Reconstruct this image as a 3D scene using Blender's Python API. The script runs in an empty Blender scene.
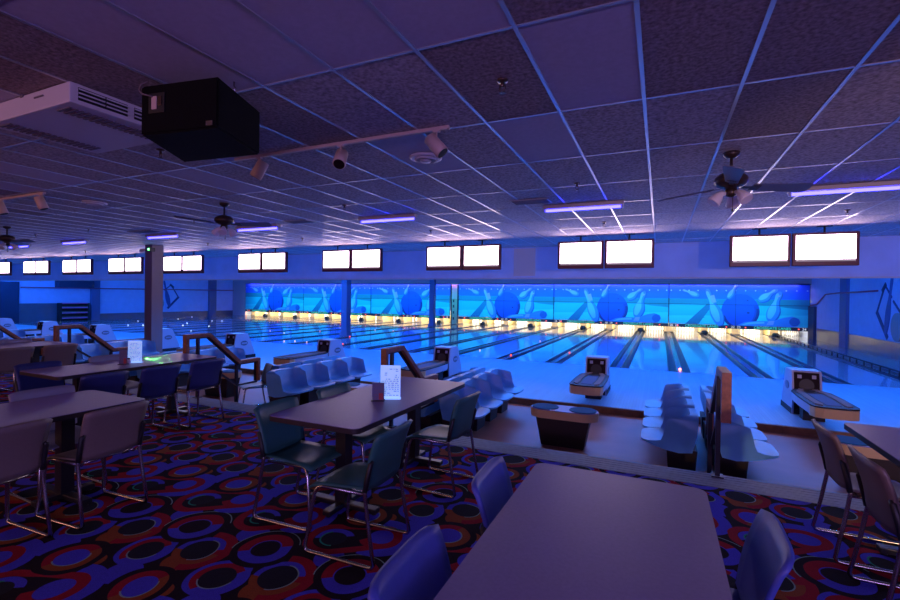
import bpy, bmesh, math, random
from mathutils import Vector, Matrix
random.seed(7)
S = bpy.context.scene
COL = S.collection
PI = math.pi
CZ = 1.98            # eye height above the lanes
ZC = 0.36            # carpeted concourse
ZB = -0.12           # sunken bowlers' floor
H = 3.45             # ceiling
ORD = ['first', 'second', 'third', 'fourth', 'fifth', 'sixth', 'seventh', 'eighth', 'ninth', 'tenth', 'eleventh', 'twelfth',
       'thirteenth', 'fourteenth', 'fifteenth', 'sixteenth', 'seventeenth', 'eighteenth', 'nineteenth', 'twentieth',
       'twenty-first', 'twenty-second', 'twenty-third', 'twenty-fourth']

# ------------------------------------------------------------------ materials
def mat(name, col, rough=0.5, metal=0.0, spec=0.5, emit=None, es=0.0, coat=0.0, noise=0.0, nscale=20.0, bump=0.0, trans=0.0):
    m = bpy.data.materials.new(name); m.use_nodes = True
    nt = m.node_tree; b = nt.nodes['Principled BSDF']
    b.inputs['Base Color'].default_value = (*col, 1)
    b.inputs['Roughness'].default_value = rough
    b.inputs['Metallic'].default_value = metal
    b.inputs['Specular IOR Level'].default_value = spec
    b.inputs['Coat Weight'].default_value = coat
    b.inputs['Coat Roughness'].default_value = 0.08
    if trans: b.inputs['Transmission Weight'].default_value = trans
    if emit:
        b.inputs['Emission Color'].default_value = (*emit, 1); b.inputs['Emission Strength'].default_value = es
    if noise or bump:
        tc = nt.nodes.new('ShaderNodeTexCoord')
        n = nt.nodes.new('ShaderNodeTexNoise'); n.inputs['Scale'].default_value = nscale; n.inputs['Detail'].default_value = 4
        nt.links.new(tc.outputs['Object'], n.inputs['Vector'])
        if noise:
            r = nt.nodes.new('ShaderNodeMapRange')
            r.inputs['From Min'].default_value = 0.3; r.inputs['From Max'].default_value = 0.7
            r.inputs['To Min'].default_value = 1 - noise; r.inputs['To Max'].default_value = 1 + noise
            nt.links.new(n.outputs['Fac'], r.inputs['Value'])
            v = nt.nodes.new('ShaderNodeVectorMath'); v.operation = 'SCALE'; v.inputs[0].default_value = col
            nt.links.new(r.outputs['Result'], v.inputs['Scale'])
            nt.links.new(v.outputs['Vector'], b.inputs['Base Color'])
        if bump:
            bp = nt.nodes.new('ShaderNodeBump'); bp.inputs['Strength'].default_value = bump; bp.inputs['Distance'].default_value = 0.01
            nt.links.new(n.outputs['Fac'], bp.inputs['Height']); nt.links.new(bp.outputs['Normal'], b.inputs['Normal'])
    return m

def emat(name, col, s):
    m = bpy.data.materials.new(name); m.use_nodes = True
    nt = m.node_tree; nt.nodes.clear()
    e = nt.nodes.new('ShaderNodeEmission'); o = nt.nodes.new('ShaderNodeOutputMaterial')
    e.inputs['Color'].default_value = (*col, 1); e.inputs['Strength'].default_value = s
    nt.links.new(e.outputs[0], o.inputs['Surface']); return m

def paper(name, col):
    m = bpy.data.materials.new(name); m.use_nodes = True
    nt = m.node_tree; b = nt.nodes['Principled BSDF']; o = nt.nodes['Material Output']
    b.inputs['Base Color'].default_value = (*col, 1); b.inputs['Roughness'].default_value = .4
    tl = nt.nodes.new('ShaderNodeBsdfTranslucent'); tl.inputs['Color'].default_value = (*col, 1)
    mx = nt.nodes.new('ShaderNodeMixShader'); mx.inputs[0].default_value = .7
    nt.links.new(b.outputs[0], mx.inputs[1]); nt.links.new(tl.outputs[0], mx.inputs[2]); nt.links.new(mx.outputs[0], o.inputs['Surface']); return m

class NV:            # tiny arithmetic wrapper round math nodes
    nt = None
    def __init__(s, sock): s.s = sock
    @staticmethod
    def op(o, *a):
        n = NV.nt.nodes.new('ShaderNodeMath'); n.operation = o
        for i, x in enumerate(a):
            if isinstance(x, NV): NV.nt.links.new(x.s, n.inputs[i])
            else: n.inputs[i].default_value = x
        return NV(n.outputs[0])
    def __add__(s, o): return NV.op('ADD', s, o)
    def __sub__(s, o): return NV.op('SUBTRACT', s, o)
    def __mul__(s, o): return NV.op('MULTIPLY', s, o)
    def __lt__(s, o): return NV.op('LESS_THAN', s, o)
    def __gt__(s, o): return NV.op('GREATER_THAN', s, o)

def carpet_material():
    m = bpy.data.materials.new('swirl_carpet'); m.use_nodes = True
    nt = m.node_tree; NV.nt = nt; b = nt.nodes['Principled BSDF']
    b.inputs['Roughness'].default_value = 0.95; b.inputs['Specular IOR Level'].default_value = 0.1
    tc = nt.nodes.new('ShaderNodeTexCoord'); sp = nt.nodes.new('ShaderNodeSeparateXYZ')
    nz = nt.nodes.new('ShaderNodeTexNoise'); nz.inputs['Scale'].default_value = 2.2
    nt.links.new(tc.outputs['Object'], nz.inputs['Vector']); nt.links.new(tc.outputs['Object'], sp.inputs[0])
    w = (NV(nz.outputs['Fac']) - 0.5) * 0.07
    X = NV(sp.outputs['X']) + w; Y = NV(sp.outputs['Y']) + w
    PX, PY = 0.65, 1.24
    def wrap(v, c, p):
        return NV.op('WRAP', v - c, p / 2, -p / 2)
    class L:             # local coordinates and radius about one motif centre
        def __init__(s, cx, cy):
            s.x = wrap(X, cx, PX); s.y = wrap(Y, cy, PY); s.r = NV.op('SQRT', s.x * s.x + s.y * s.y)
        def side(s, cx, cy, t=0.0): return (s.x * cx + s.y * cy) > t
    cur = [None]
    def mixc(mask, col):
        n = nt.nodes.new('ShaderNodeMix'); n.data_type = 'RGBA'
        nt.links.new(mask.s, n.inputs[0])
        if cur[0] is None: n.inputs[6].default_value = (*BLK, 1)
        else: nt.links.new(cur[0], n.inputs[6])
        n.inputs[7].default_value = (*col, 1); cur[0] = n.outputs[2]
    BLK = (0.016, 0.011, 0.014); BLU = (0.065, 0.06, 0.52); RED = (0.29, 0.011, 0.022); ORG = (0.26, 0.065, 0.018)
    LIM = (0.22, 0.36, 0.30); GRN = (0.02, 0.30, 0.17); TEA = (0.018, 0.020, 0.026)
    def band(d, lo, hi): return (d > lo) * (d < hi)
    mixc(L(0.12, -0.20).r < 0.10, BLU); mixc(L(0.44, 0.40).r < 0.11, BLU); mixc(L(0.36, -0.55).r < 0.10, BLU)
    mixc(L(-0.02, -0.62).r < 0.10, ORG); mixc(L(0.16, 0.40).r < 0.07, ORG)
    # dark eye with a red shoulder and an orange foot
    e = L(-0.02, -0.48)
    mixc((e.r < 0.215) * e.side(1, .3, -.02), RED); mixc((e.r < 0.15) * e.side(-.5, 1, .0), BLU); mixc((e.r < 0.16) * e.side(.2, -1, .02), ORG)
    mixc((e.r < 0.116) * e.side(1, .2, 0), LIM); mixc(e.r < 0.108, TEA)
    # blue eye ring
    u = L(0.33, 0.61)
    mixc(u.r < 0.17, BLU); mixc((u.r < 0.14) * u.side(-1, .5, -.03), RED); mixc((u.r < 0.105) * u.side(.3, -1, .03), LIM); mixc(u.r < 0.097, TEA)
    # black ring, red and blue halves round a dark eye
    d = L(0.34, -0.29)
    mixc((d.r < 0.218) * d.side(-.6, 1, 0.03), LIM); mixc(d.r < 0.211, BLK); mixc(d.r < 0.165, BLU); mixc((d.r < 0.167) * d.side(-.75, 1, 0.0), RED)
    mixc((d.r < 0.098), BLU); mixc(d.r < 0.090, BLK)
    # red hook joining a dark eye and a blue disc
    b_ = L(0.27, 0.15); t_ = L(0.0, 0.0)
    mixc((b_.r < 0.235) * b_.side(1, .1, -.06), BLU)
    c_ = L(0.135, 0.075)
    def capsule(r):
        ax, ay = 0.135, 0.075; L2 = 4 * (ax * ax + ay * ay)
        tt = NV.op('MINIMUM', NV.op('MAXIMUM', ((c_.x + ax) * (2 * ax) + (c_.y + ay) * (2 * ay)) * (1 / L2), 0.0), 1.0)
        dx = c_.x + ax - tt * (2 * ax); dy = c_.y + ay - tt * (2 * ay)
        return NV.op('SQRT', dx * dx + dy * dy) + tt * 0.045
    q_ = capsule(0)
    mixc(q_ < 0.195, RED); mixc(q_ < 0.132, BLK)
    mixc((t_.r < 0.128) * t_.side(-.6, 1, 0.02), BLU)
    mixc((b_.r < 0.15) * b_.side(.8, -.6, -.03), RED)
    mixc(band(t_.r, 0.082, 0.094) * t_.side(-1, -.6, 0.01), GRN); mixc(t_.r < 0.083, TEA)
    mixc(b_.r < 0.088, BLU)
    # blue disc, red and orange ring, pale arc
    o = L(0.01, 0.365)
    mixc((o.r < 0.19), BLK); mixc(o.r < 0.145, RED); mixc((o.r < 0.147) * o.side(1, -.35, 0.0), ORG)
    mixc((o.r < 0.099) * o.side(1, -.7, 0.0), LIM); mixc(o.r < 0.090, BLU)
    # pile speckle
    n2 = nt.nodes.new('ShaderNodeTexNoise'); n2.inputs['Scale'].default_value = 260
    nt.links.new(tc.outputs['Object'], n2.inputs['Vector'])
    r = NV(n2.outputs['Fac']) * 1.2 + 0.4
    v = nt.nodes.new('ShaderNodeVectorMath'); v.operation = 'SCALE'
    nt.links.new(cur[0], v.inputs[0]); nt.links.new(r.s, v.inputs['Scale'])
    nt.links.new(v.outputs['Vector'], b.inputs['Base Color'])
    bp = nt.nodes.new('ShaderNodeBump'); bp.inputs['Strength'].default_value = 0.3; bp.inputs['Distance'].default_value = 0.006
    nt.links.new(n2.outputs['Fac'], bp.inputs['Height']); nt.links.new(bp.outputs['Normal'], b.inputs['Normal'])
    return m

def board_material(name, c1, c2, width, rough, coat):
    m = bpy.data.materials.new(name); m.use_nodes = True
    nt = m.node_tree; NV.nt = nt; b = nt.nodes['Principled BSDF']
    tc = nt.nodes.new('ShaderNodeTexCoord'); sp = nt.nodes.new('ShaderNodeSeparateXYZ')
    nt.links.new(tc.outputs['Object'], sp.inputs[0])
    f = NV.op('FLOOR', NV(sp.outputs['X']) * (1 / width))
    wn = nt.nodes.new('ShaderNodeTexWhiteNoise'); wn.noise_dimensions = '2D'
    cb = nt.nodes.new('ShaderNodeCombineXYZ'); nt.links.new(f.s, cb.inputs[0])
    nt.links.new(NV.op('FLOOR', NV(sp.outputs['Y']) * 0.8 + NV.op('SINE', f * 12.9898) * 5).s, cb.inputs[1])
    nt.links.new(cb.outputs[0], wn.inputs['Vector'])
    mx = nt.nodes.new('ShaderNodeMix'); mx.data_type = 'RGBA'
    nt.links.new(wn.outputs['Value'], mx.inputs[0]); mx.inputs[6].default_value = (*c1, 1); mx.inputs[7].default_value = (*c2, 1)
    fr = NV.op('FRACT', NV(sp.outputs['X']) * (1 / width))
    seam = (fr < 0.08) * 0.35
    m2 = nt.nodes.new('ShaderNodeMix'); m2.data_type = 'RGBA'
    nt.links.new(seam.s, m2.inputs[0]); nt.links.new(mx.outputs[2], m2.inputs[6]); m2.inputs[7].default_value = (c1[0] * .4, c1[1] * .4, c1[2] * .4, 1)
    nt.links.new(m2.outputs[2], b.inputs['Base Color'])
    b.inputs['Roughness'].default_value = rough; b.inputs['Coat Weight'].default_value = coat; b.inputs['Coat Roughness'].default_value = 0.06
    return m

M = {}
M['carpet'] = carpet_material()
M['approach'] = board_material('approach_boards', (0.30, 0.50, 0.66), (0.35, 0.57, 0.72), 0.055, 0.34, 0.25)
M['lane'] = board_material('lane_boards', (0.42, 0.54, 0.66), (0.48, 0.60, 0.72), 0.0275, 0.20, 1.0)
M['tile'] = mat('fissured_tile', (0.42, 0.36, 0.38), 0.95, noise=0.42, nscale=34, bump=0.5)
M['tile_smooth'] = mat('smooth_tile', (0.50, 0.46, 0.56), 0.95, noise=0.06, nscale=30)
M['tile_dark'] = mat('aged_tile', (0.30, 0.23, 0.23), 0.95, noise=0.45, nscale=38, bump=0.5)
M['tee'] = mat('grid_tee', (0.50, 0.50, 0.56), 0.30, metal=0.65)
M['wall'] = mat('painted_wall', (0.42, 0.50, 0.75), 0.8, noise=0.05, nscale=3)
M['header'] = mat('header_paint', (0.50, 0.66, 0.95), 0.75, noise=0.06, nscale=2)
M['header_panel'] = mat('header_panel', (0.62, 0.58, 0.58), 0.7)
M['header_patch'] = mat('header_blue_patch', (0.10, 0.16, 0.50), 0.7)
M['bulkhead'] = mat('bulkhead', (0.58, 0.34, 0.36), 0.8)
M['wainscot'] = mat('wainscot', (0.09, 0.10, 0.14), 0.28, noise=0.1, nscale=2)
M['darkwall'] = mat('dark_panel', (0.02, 0.03, 0.07), 0.7)
M['column'] = mat('column_paint', (0.17, 0.12, 0.13), 0.6)
M['pilaster'] = mat('pilaster', (0.10, 0.12, 0.24), 0.6)
M['pipe'] = mat('red_pipe', (0.35, 0.06, 0.12), 0.4)
M['bowlfloor'] = mat('bowlers_floor', (0.36, 0.15, 0.10), 0.48, noise=0.12, nscale=1.6, spec=0.22)
M['riser'] = mat('brown_riser', (0.30, 0.13, 0.05), 0.6, noise=0.25, nscale=9)
M['strip'] = mat('rubber_edge_strip', (0.13, 0.16, 0.21), 0.55, noise=0.12, nscale=14)
M['gutter'] = mat('gutter_plastic', (0.012, 0.018, 0.035), 0.32)
M['cap'] = mat('gutter_cap', (0.06, 0.06, 0.08), 0.16)
M['caplight'] = mat('gutter_cap_metal', (0.45, 0.44, 0.42), 0.22, metal=1.0)
M['black'] = mat('black_plastic', (0.012, 0.012, 0.015), 0.5)
M['blackwood'] = mat('black_carpeted_box', (0.003, 0.0025, 0.003), 0.9, spec=0.15, bump=0.3, nscale=200)
M['tabletop'] = mat('lavender_laminate', (0.24, 0.19, 0.37), 0.42, noise=0.06, nscale=70)
M['edge'] = mat('dark_table_edge', (0.022, 0.016, 0.02), 0.45)
M['pedestal'] = mat('black_pedestal', (0.012, 0.011, 0.013), 0.35)
M['chrome'] = mat('chrome_tube', (0.42, 0.38, 0.38), 0.24, metal=1.0)
M['sh_blue'] = mat('blue_chair_plastic', (0.06, 0.085, 0.40), 0.42, noise=0.04, nscale=60)
M['sh_teal'] = mat('teal_chair_plastic', (0.03, 0.13, 0.125), 0.40, noise=0.04, nscale=60)
M['sh_navy'] = mat('navy_chair_plastic', (0.03, 0.042, 0.17), 0.42, noise=0.04, nscale=60)
M['sh_tan'] = mat('tan_chair_plastic', (0.19, 0.145, 0.13), 0.45, noise=0.04, nscale=60)
M['sh_rose'] = mat('mauve_tan_chair_plastic', (0.15, 0.11, 0.11), 0.45)
M['sh_black'] = mat('black_chair_plastic', (0.025, 0.04, 0.045), 0.42)
M['sh_lav'] = mat('grey_chair_plastic', (0.25, 0.25, 0.33), 0.45)
M['bowlseat'] = mat('bowler_seat_plastic', (0.12, 0.40, 0.72), 0.38, noise=0.05, nscale=8)
M['seatbox'] = mat('dark_seat_pedestal', (0.022, 0.014, 0.014), 0.6)
M['wood'] = mat('stained_oak', (0.25, 0.09, 0.045), 0.42, noise=0.25, nscale=24)
M['iron'] = mat('black_iron', (0.035, 0.035, 0.05), 0.4, metal=0.6)
M['white'] = mat('white_fibreglass', (0.34, 0.36, 0.48), 0.4)
M['cream'] = mat('cream_vinyl', (0.42, 0.26, 0.20), 0.5)
M['tan'] = mat('tan_bumper', (0.60, 0.42, 0.22), 0.5)
M['maroon'] = mat('maroon_face', (0.014, 0.005, 0.008), 0.6, spec=0.15)
M['trackgrey'] = mat('ball_track', (0.20, 0.14, 0.13), 0.8, spec=0.15)
M['trackdark'] = mat('track_rim', (0.018, 0.014, 0.018), 0.65, spec=0.3)
M['trackblue'] = mat('ball_pan', (0.07, 0.07, 0.15), 0.75, spec=0.2)
M['disc'] = mat('teal_disc', (0.015, 0.13, 0.26), 0.8, spec=0.15)
M['tv'] = mat('tv_bezel', (0.10, 0.016, 0.03), 0.35)
M['screen'] = emat('tv_screen', (1.0, 0.76, 0.97), 10.0)
M['screenbar'] = emat('tv_score_bar', (0.50, 0.38, 0.50), 0.6)
M['housing'] = mat('fixture_housing', (0.42, 0.38, 0.38), 0.5)
M['tube'] = emat('blacklight_tube', (0.035, 0.028, 1.0), 19.0)
M['tanmetal'] = mat('beige_metal', (0.62, 0.44, 0.36), 0.5)
M['brass'] = mat('brass', (0.14, 0.09, 0.07), 0.35, metal=0.8)
M['bronze'] = mat('fan_bronze', (0.045, 0.028, 0.026), 0.35, metal=0.4)
M['blade'] = mat('fan_blade', (0.10, 0.10, 0.17), 0.45)
M['glass'] = mat('frosted_glass', (0.62, 0.58, 0.72), 0.4)
M['ac'] = mat('cassette_white', (0.62, 0.58, 0.62), 0.5)
M['louver'] = mat('cassette_louver', (0.14, 0.12, 0.15), 0.6)
M['pin'] = mat('pin_white', (0.86, 0.86, 0.84), 0.25, coat=0.4)
M['pinred'] = mat('pin_red_stripe', (0.6, 0.05, 0.06), 0.3)
M['kick'] = mat('kickback_panel', (0.58, 0.44, 0.20), 0.55, noise=0.15, nscale=5)
M['pitcurtain'] = mat('pit_curtain', (0.34, 0.31, 0.27), 0.8)
M['ball'] = mat('black_ball', (0.012, 0.012, 0.02), 0.15, coat=1)
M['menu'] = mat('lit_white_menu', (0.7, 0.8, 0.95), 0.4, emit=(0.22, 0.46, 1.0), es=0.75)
M['shaker'] = mat('white_shaker', (0.75, 0.78, 0.9), 0.4)
M['ink'] = mat('menu_ink', (0.10, 0.12, 0.26), 0.6)
M['menudark'] = mat('dark_menu_card', (0.10, 0.10, 0.22), 0.45)
M['menured'] = mat('menu_red', (0.30, 0.03, 0.05), 0.5)
M['green'] = emat('laser_green', (0.1, 1.0, 0.15), 14.0)
M['redglow'] = emat('red_glow', (1.0, 0.10, 0.08), 2.2)
M['whitedot'] = emat('white_dot_glow', (0.75, 0.85, 1.0), 4.0)
M['m_line'] = mat('mural_line', (0.03, 0.05, 0.16), 0.6)
M['m_pin'] = mat('mural_pin', (0.07, 0.10, 0.26), 0.6)
M['m_ball'] = mat('mural_ball', (0.28, 0.27, 0.30), 0.6)
M['rackred'] = mat('red_shelf', (0.75, 0.14, 0.36), 0.5)
# artwork pigments
M['a_top'] = mat('art_dark_blue', (0.02, 0.13, 0.86), 0.5)
M['a_teal'] = mat('art_deep_teal', (0.015, 0.22, 0.36), 0.5)
M['a_cyan'] = mat('art_cyan', (0.02, 0.44, 0.62), 0.5)
M['a_pale'] = mat('art_pale_cyan', (0.06, 0.58, 0.72), 0.5)
M['a_shade'] = mat('art_shadow', (0.01, 0.17, 0.36), 0.5)
M['a_ball'] = mat('art_ball', (0.01, 0.07, 0.58), 0.5)
M['a_balld'] = mat('art_ball_dark', (0.012, 0.025, 0.22), 0.5)
M['a_ballm'] = mat('art_ball_mid', (0.01, 0.045, 0.40), 0.5)
M['a_pin'] = mat('art_pin', (0.07, 0.22, 0.74), 0.5)
M['a_pinl'] = mat('art_pin_light', (0.26, 0.44, 0.90), 0.5)
M['a_pind'] = mat('art_pin_dark', (0.02, 0.10, 0.46), 0.5)
M['a_pink'] = mat('art_pink', (0.50, 0.34, 0.80), 0.5)
M['a_star'] = mat('art_star', (0.55, 0.80, 0.95), 0.5)
M['a_seam'] = mat('art_seam', (0.01, 0.03, 0.08), 0.5)
M['plate'] = mat('sign_plate', (0.012, 0.016, 0.03), 0.5)
M['cyantext'] = emat('sign_cyan', (0.06, 0.75, 0.70), 1.0)
M['whitetext'] = emat('sign_white', (0.70, 0.78, 1.0), 1.0)

# ------------------------------------------------------------------ mesh builder
class MB:
    def __init__(s):
        s.bm = bmesh.new(); s.mi = 0
    def _tag(s, faces, smooth):
        for f in faces: f.smooth = smooth; f.material_index = s.mi
    def box(s, x0, y0, z0, x1, y1, z1, bev=0.0, M4=None, taper=None):
        r = bmesh.ops.create_cube(s.bm, size=1.0); vs = r['verts']
        for v in vs:
            t = taper if (taper and v.co.z < 0) else (1, 1)
            v.co = Vector(((x0 + x1) / 2 + v.co.x * (x1 - x0) * t[0], (y0 + y1) / 2 + v.co.y * (y1 - y0) * t[1], (z0 + z1) / 2 + v.co.z * (z1 - z0)))
        fs = list({f for v in vs for f in v.link_faces})
        if bev:
            es = list({e for v in vs for e in v.link_edges})
            r2 = bmesh.ops.bevel(s.bm, geom=es, offset=bev, segments=2, profile=0.5, affect='EDGES')
            fs = r2['faces'] + [f for f in fs if f.is_valid]
            vs = list({v for f in fs for v in f.verts})
        s._tag(fs, False)
        if M4: bmesh.ops.transform(s.bm, matrix=M4, verts=vs)
        return s
    def ring(s, c, u, v, r, n):
        return [s.bm.verts.new(c + u * (math.cos(2 * PI * k / n) * r) + v * (math.sin(2 * PI * k / n) * r)) for k in range(n)]
    def skin(s, rings, smooth=True, caps=True, closed=True):
        fs = []
        for a, b in zip(rings, rings[1:]):
            n = len(a)
            for k in range(n if closed else n - 1):
                fs.append(s.bm.faces.new((a[k], a[(k + 1) % n], b[(k + 1) % n], b[k])))
        if caps:
            fs.append(s.bm.faces.new(rings[0][::-1])); fs.append(s.bm.faces.new(rings[-1]))
        s._tag(fs, smooth)
        if caps: fs[-1].smooth = fs[-2].smooth = False
        return s
    def tube(s, pts, r, n=8):
        pts = [Vector(p) for p in pts]
        t0 = (pts[1] - pts[0]).normalized()
        u = t0.orthogonal().normalized(); rings = []
        for i, p in enumerate(pts):
            if i == 0: t = t0
            elif i == len(pts) - 1: t = (pts[i] - pts[i - 1]).normalized()
            else: t = ((pts[i + 1] - pts[i]).normalized() + (pts[i] - pts[i - 1]).normalized()).normalized()
            u = (u - t * u.dot(t)).normalized(); v = t.cross(u)
            rr = r[i] if isinstance(r, (list, tuple)) else r
            rings.append(s.ring(p, u, v, rr, n))
        return s.skin(rings)
    def cyl(s, p, q, r, n=16, r2=None):
        return s.tube([p, q], [r, r if r2 is None else r2], n)
    def lathe(s, prof, c=(0, 0, 0), n=16, axis='Z'):
        c = Vector(c); rings = []
        A = {'Z': (Vector((0, 0, 1)), Vector((1, 0, 0)), Vector((0, 1, 0))), 'Y': (Vector((0, 1, 0)), Vector((0, 0, 1)), Vector((1, 0, 0))), 'X': (Vector((1, 0, 0)), Vector((0, 1, 0)), Vector((0, 0, 1)))}[axis]
        for r, z in prof: rings.append(s.ring(c + A[0] * z, A[1], A[2], max(r, 1e-4), n))
        return s.skin(rings)
    def prism(s, poly, z0, z1, plane='XY', bev=0.0):
        def P(a, b, h):
            return Vector((a, b, h)) if plane == 'XY' else (Vector((a, h, b)) if plane == 'XZ' else Vector((h, a, b)))
        lo = [s.bm.verts.new(P(a, b, z0)) for a, b in poly]; hi = [s.bm.verts.new(P(a, b, z1)) for a, b in poly]
        n = len(poly); fs = [s.bm.faces.new((lo[k], lo[(k + 1) % n], hi[(k + 1) % n], hi[k])) for k in range(n)]
        fs += [s.bm.faces.new(lo[::-1]), s.bm.faces.new(hi)]
        bmesh.ops.recalc_face_normals(s.bm, faces=fs)
        s._tag(fs, False)
        return s
    def poly(s, pts):
        f = s.bm.faces.new([s.bm.verts.new(Vector(p)) for p in pts]); s._tag([f], False); return s
    def sheet(s, grid, th, off=None):
        # closed thin shell from a grid of points; th along the given offset function or local normal
        nu, nv = len(grid), len(grid[0])
        P = [[Vector(p) for p in row] for row in grid]
        Q = []
        for i in range(nu):
            row = []
            for j in range(nv):
                if off: row.append(Vector(off[i][j])); continue
                a = P[min(i + 1, nu - 1)][j] - P[max(i - 1, 0)][j]; b = P[i][min(j + 1, nv - 1)] - P[i][max(j - 1, 0)]
                nn = a.cross(b).normalized(); row.append(P[i][j] - nn * th)
            Q.append(row)
        A = [[s.bm.verts.new(p) for p in r] for r in P]; B = [[s.bm.verts.new(p) for p in r] for r in Q]
        fs = []
        for i in range(nu - 1):
            for j in range(nv - 1):
                fs.append(s.bm.faces.new((A[i][j], A[i + 1][j], A[i + 1][j + 1], A[i][j + 1])))
                fs.append(s.bm.faces.new((B[i][j], B[i][j + 1], B[i + 1][j + 1], B[i + 1][j])))
        edge = [(i, 0) for i in range(nu)] + [(nu - 1, j) for j in range(1, nv)] + [(i, nv - 1) for i in range(nu - 2, -1, -1)] + [(0, j) for j in range(nv - 2, 0, -1)]
        for (a, b), (c, d) in zip(edge, edge[1:] + edge[:1]):
            fs.append(s.bm.faces.new((A[a][b], B[a][b], B[c][d], A[c][d])))
        bmesh.ops.recalc_face_normals(s.bm, faces=fs)
        s._tag(fs, True); return s
    def build(s, name, m, parent=None, loc=None):
        me = bpy.data.meshes.new(name); s.bm.to_mesh(me); s.bm.free()
        for x in (m if isinstance(m, (list, tuple)) else [m]): me.materials.append(x if not isinstance(x, str) else M[x])
        o = bpy.data.objects.new(name, me); COL.objects.link(o)
        if parent: o.parent = parent
        if loc: o.location = loc
        return o

def sharp(o, ang=40):
    for p in o.data.polygons: p.use_smooth = True
    o.data.set_sharp_from_angle(angle=math.radians(ang)); return o

def tag(o, label, cat, group=None):
    o['label'] = label; o['category'] = cat
    if group: o['group'] = group
    return o
def thing(name, label, cat, loc=(0, 0, 0), rz=0.0, group=None):
    o = bpy.data.objects.new(name, None); COL.objects.link(o); o.empty_display_size = 0.1
    o.location = loc; o.rotation_euler = (0, 0, rz); return tag(o, label, cat, group)
def struct(name, mb, m):
    o = mb.build(name, m); o['kind'] = 'structure'; return o
def dup(root, loc, rz=None, label=None, group=None):
    def rec(o, par):
        c = o.copy(); COL.objects.link(c)
        if par: c.parent = par
        for ch in o.children: rec(ch, c)
        return c
    r = rec(root, None); r.location = loc
    if rz is not None: r.rotation_euler = (0, 0, rz)
    if label: r['label'] = label
    if group: r['group'] = group
    return r
def recolour(root, part, m):
    for ch in root.children:
        if ch.name.split('.')[0] in part:
            ch.data = ch.data.copy(); ch.data.materials.clear(); ch.data.materials.append(M[m])
def rounded(x0, y0, x1, y1, r, n=6):
    out = []
    for cx, cy, a0 in ((x1 - r, y1 - r, 0), (x0 + r, y1 - r, 90), (x0 + r, y0 + r, 180), (x1 - r, y0 + r, 270)):
        for k in range(n + 1):
            a = math.radians(a0 + 90 * k / n); out.append((cx + math.cos(a) * r, cy + math.sin(a) * r))
    return out

# ------------------------------------------------------------------ setting
XR, XL, YE = 7.55, -36.8, 33.6
YH = 13.1            # header wall face
GE = [-1.06 + 3.5 * k for k in range(-9, 3)]     # gutters inside a pair of lanes
GO = [0.53 + 3.5 * k for k in range(-10, 3)]      # gutters between pairs
GX = sorted([g for g in GE if XL + 0.8 < g < XR - .3] + [g for g in GO if XL + 0.8 < g < XR - .3])

m = MB(); m.box(XL, -6, ZC - 0.5, XR, 4.93, ZC); struct('floor_carpet', m, 'carpet')
m = MB(); m.box(XL, 4.60, ZC, XR, 4.935, ZC + 0.006)
for k in range(5): m.box(XL, 4.64 + k * 0.06, ZC + 0.006, XR, 4.655 + k * 0.06, ZC + 0.009)
struct('trim_edge_strip', m, 'strip')
m = MB(); m.box(XL, 4.935, ZB, XR, 5.24, 0.20); m.box(XL, 5.24, ZB, XR, 5.53, 0.04); struct('floor_steps', m, 'strip')
m = MB(); m.box(XL, 5.53, ZB - 0.2, XR, 8.93, ZB); struct('floor_bowlers', m, 'bowlfloor')
m = MB(); m.box(XL, 8.90, ZB, XR, 8.955, -0.004); struct('trim_approach_riser', m, 'riser')
m = MB(); m.box(XL, 8.955, -0.25, XR, 14.2, 0.0); struct('floor_approach', m, 'approach')
# gutters are long troughs, lanes are the boards between them
HW = 0.275
edges = [XL] + [v for g in GX for v in (g - HW, g + HW)] + [XR]
for a, b in zip(edges[::2], edges[1::2]):
    if b - a < 0.3: continue
    m = MB(); m.box(a, 14.2, -0.25, b, YE, 0.0); struct('floor_lane', m, 'lane')
for g in GX:
    m = MB()
    prof = [(-HW, -0.004), (-HW + .03, -0.06), (-HW + .10, -0.085), (-HW + .17, -0.06), (-HW + .20, -0.004)]
    def run(pr, y0, y1):
        A = [m.bm.verts.new((g + x, y0, z)) for x, z in pr]; B = [m.bm.verts.new((g + x, y1, z)) for x, z in pr]
        for k in range(len(pr) - 1): m._tag([m.bm.faces.new((A[k], B[k], B[k + 1], A[k + 1]))], True)
    m.mi = 0; run(prof, 14.2, 32.0); run([(-x, z) for x, z in prof], 14.2, 32.0)
    m.box(g - HW, 14.19, -0.25, g + HW, 14.2, -0.09)
    m.mi = 1; m.box(g - 0.075, 14.2, -0.06, g + 0.075, 32.0, 0.006)
    m.mi = 2; m.box(g - 0.075, 14.25, 0.006, g - 0.04, 32.0, 0.012); m.box(g + 0.04, 14.25, 0.006, g + 0.075, 32.0, 0.012)
    struct('floor_gutter', m, ['gutter', 'cap', 'caplight'])
# walls
m = MB(); m.box(XR, -6, -0.3, XR + 0.2, YE, H); struct('wall_right', m, 'wall')
m = MB(); m.box(XL - 0.2, -6, -0.3, XL, YE, H); struct('wall_left', m, 'wall')
m = MB(); m.box(XL, YE, -0.3, XR, YE + 0.2, H); struct('wall_far', m, 'black')
m = MB(); m.box(XL, -6.2, -0.3, XR, -6, H); struct('wall_back', m, 'darkwall')
m = MB(); m.box(XL, YH, 2.545, XR, YH + 0.12, H); struct('wall_header', m, 'header')
m = MB(); m.box(XL, YH - 0.012, 2.53, XR, YH + 0.13, 2.56); struct('trim_header_edge', m, 'header_panel')
m = MB(); m.box(XL, 31.2, 2.93, XR, 31.4, H); struct('wall_bulkhead', m, 'bulkhead')
m = MB(); m.box(XL, 31.2, 0, -35.12, 31.4, 2.93); m.box(-14.11, 31.2, 1.85, -13.54, 31.4, 2.93); struct('wall_masking_gaps', m, 'bulkhead')
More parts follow.
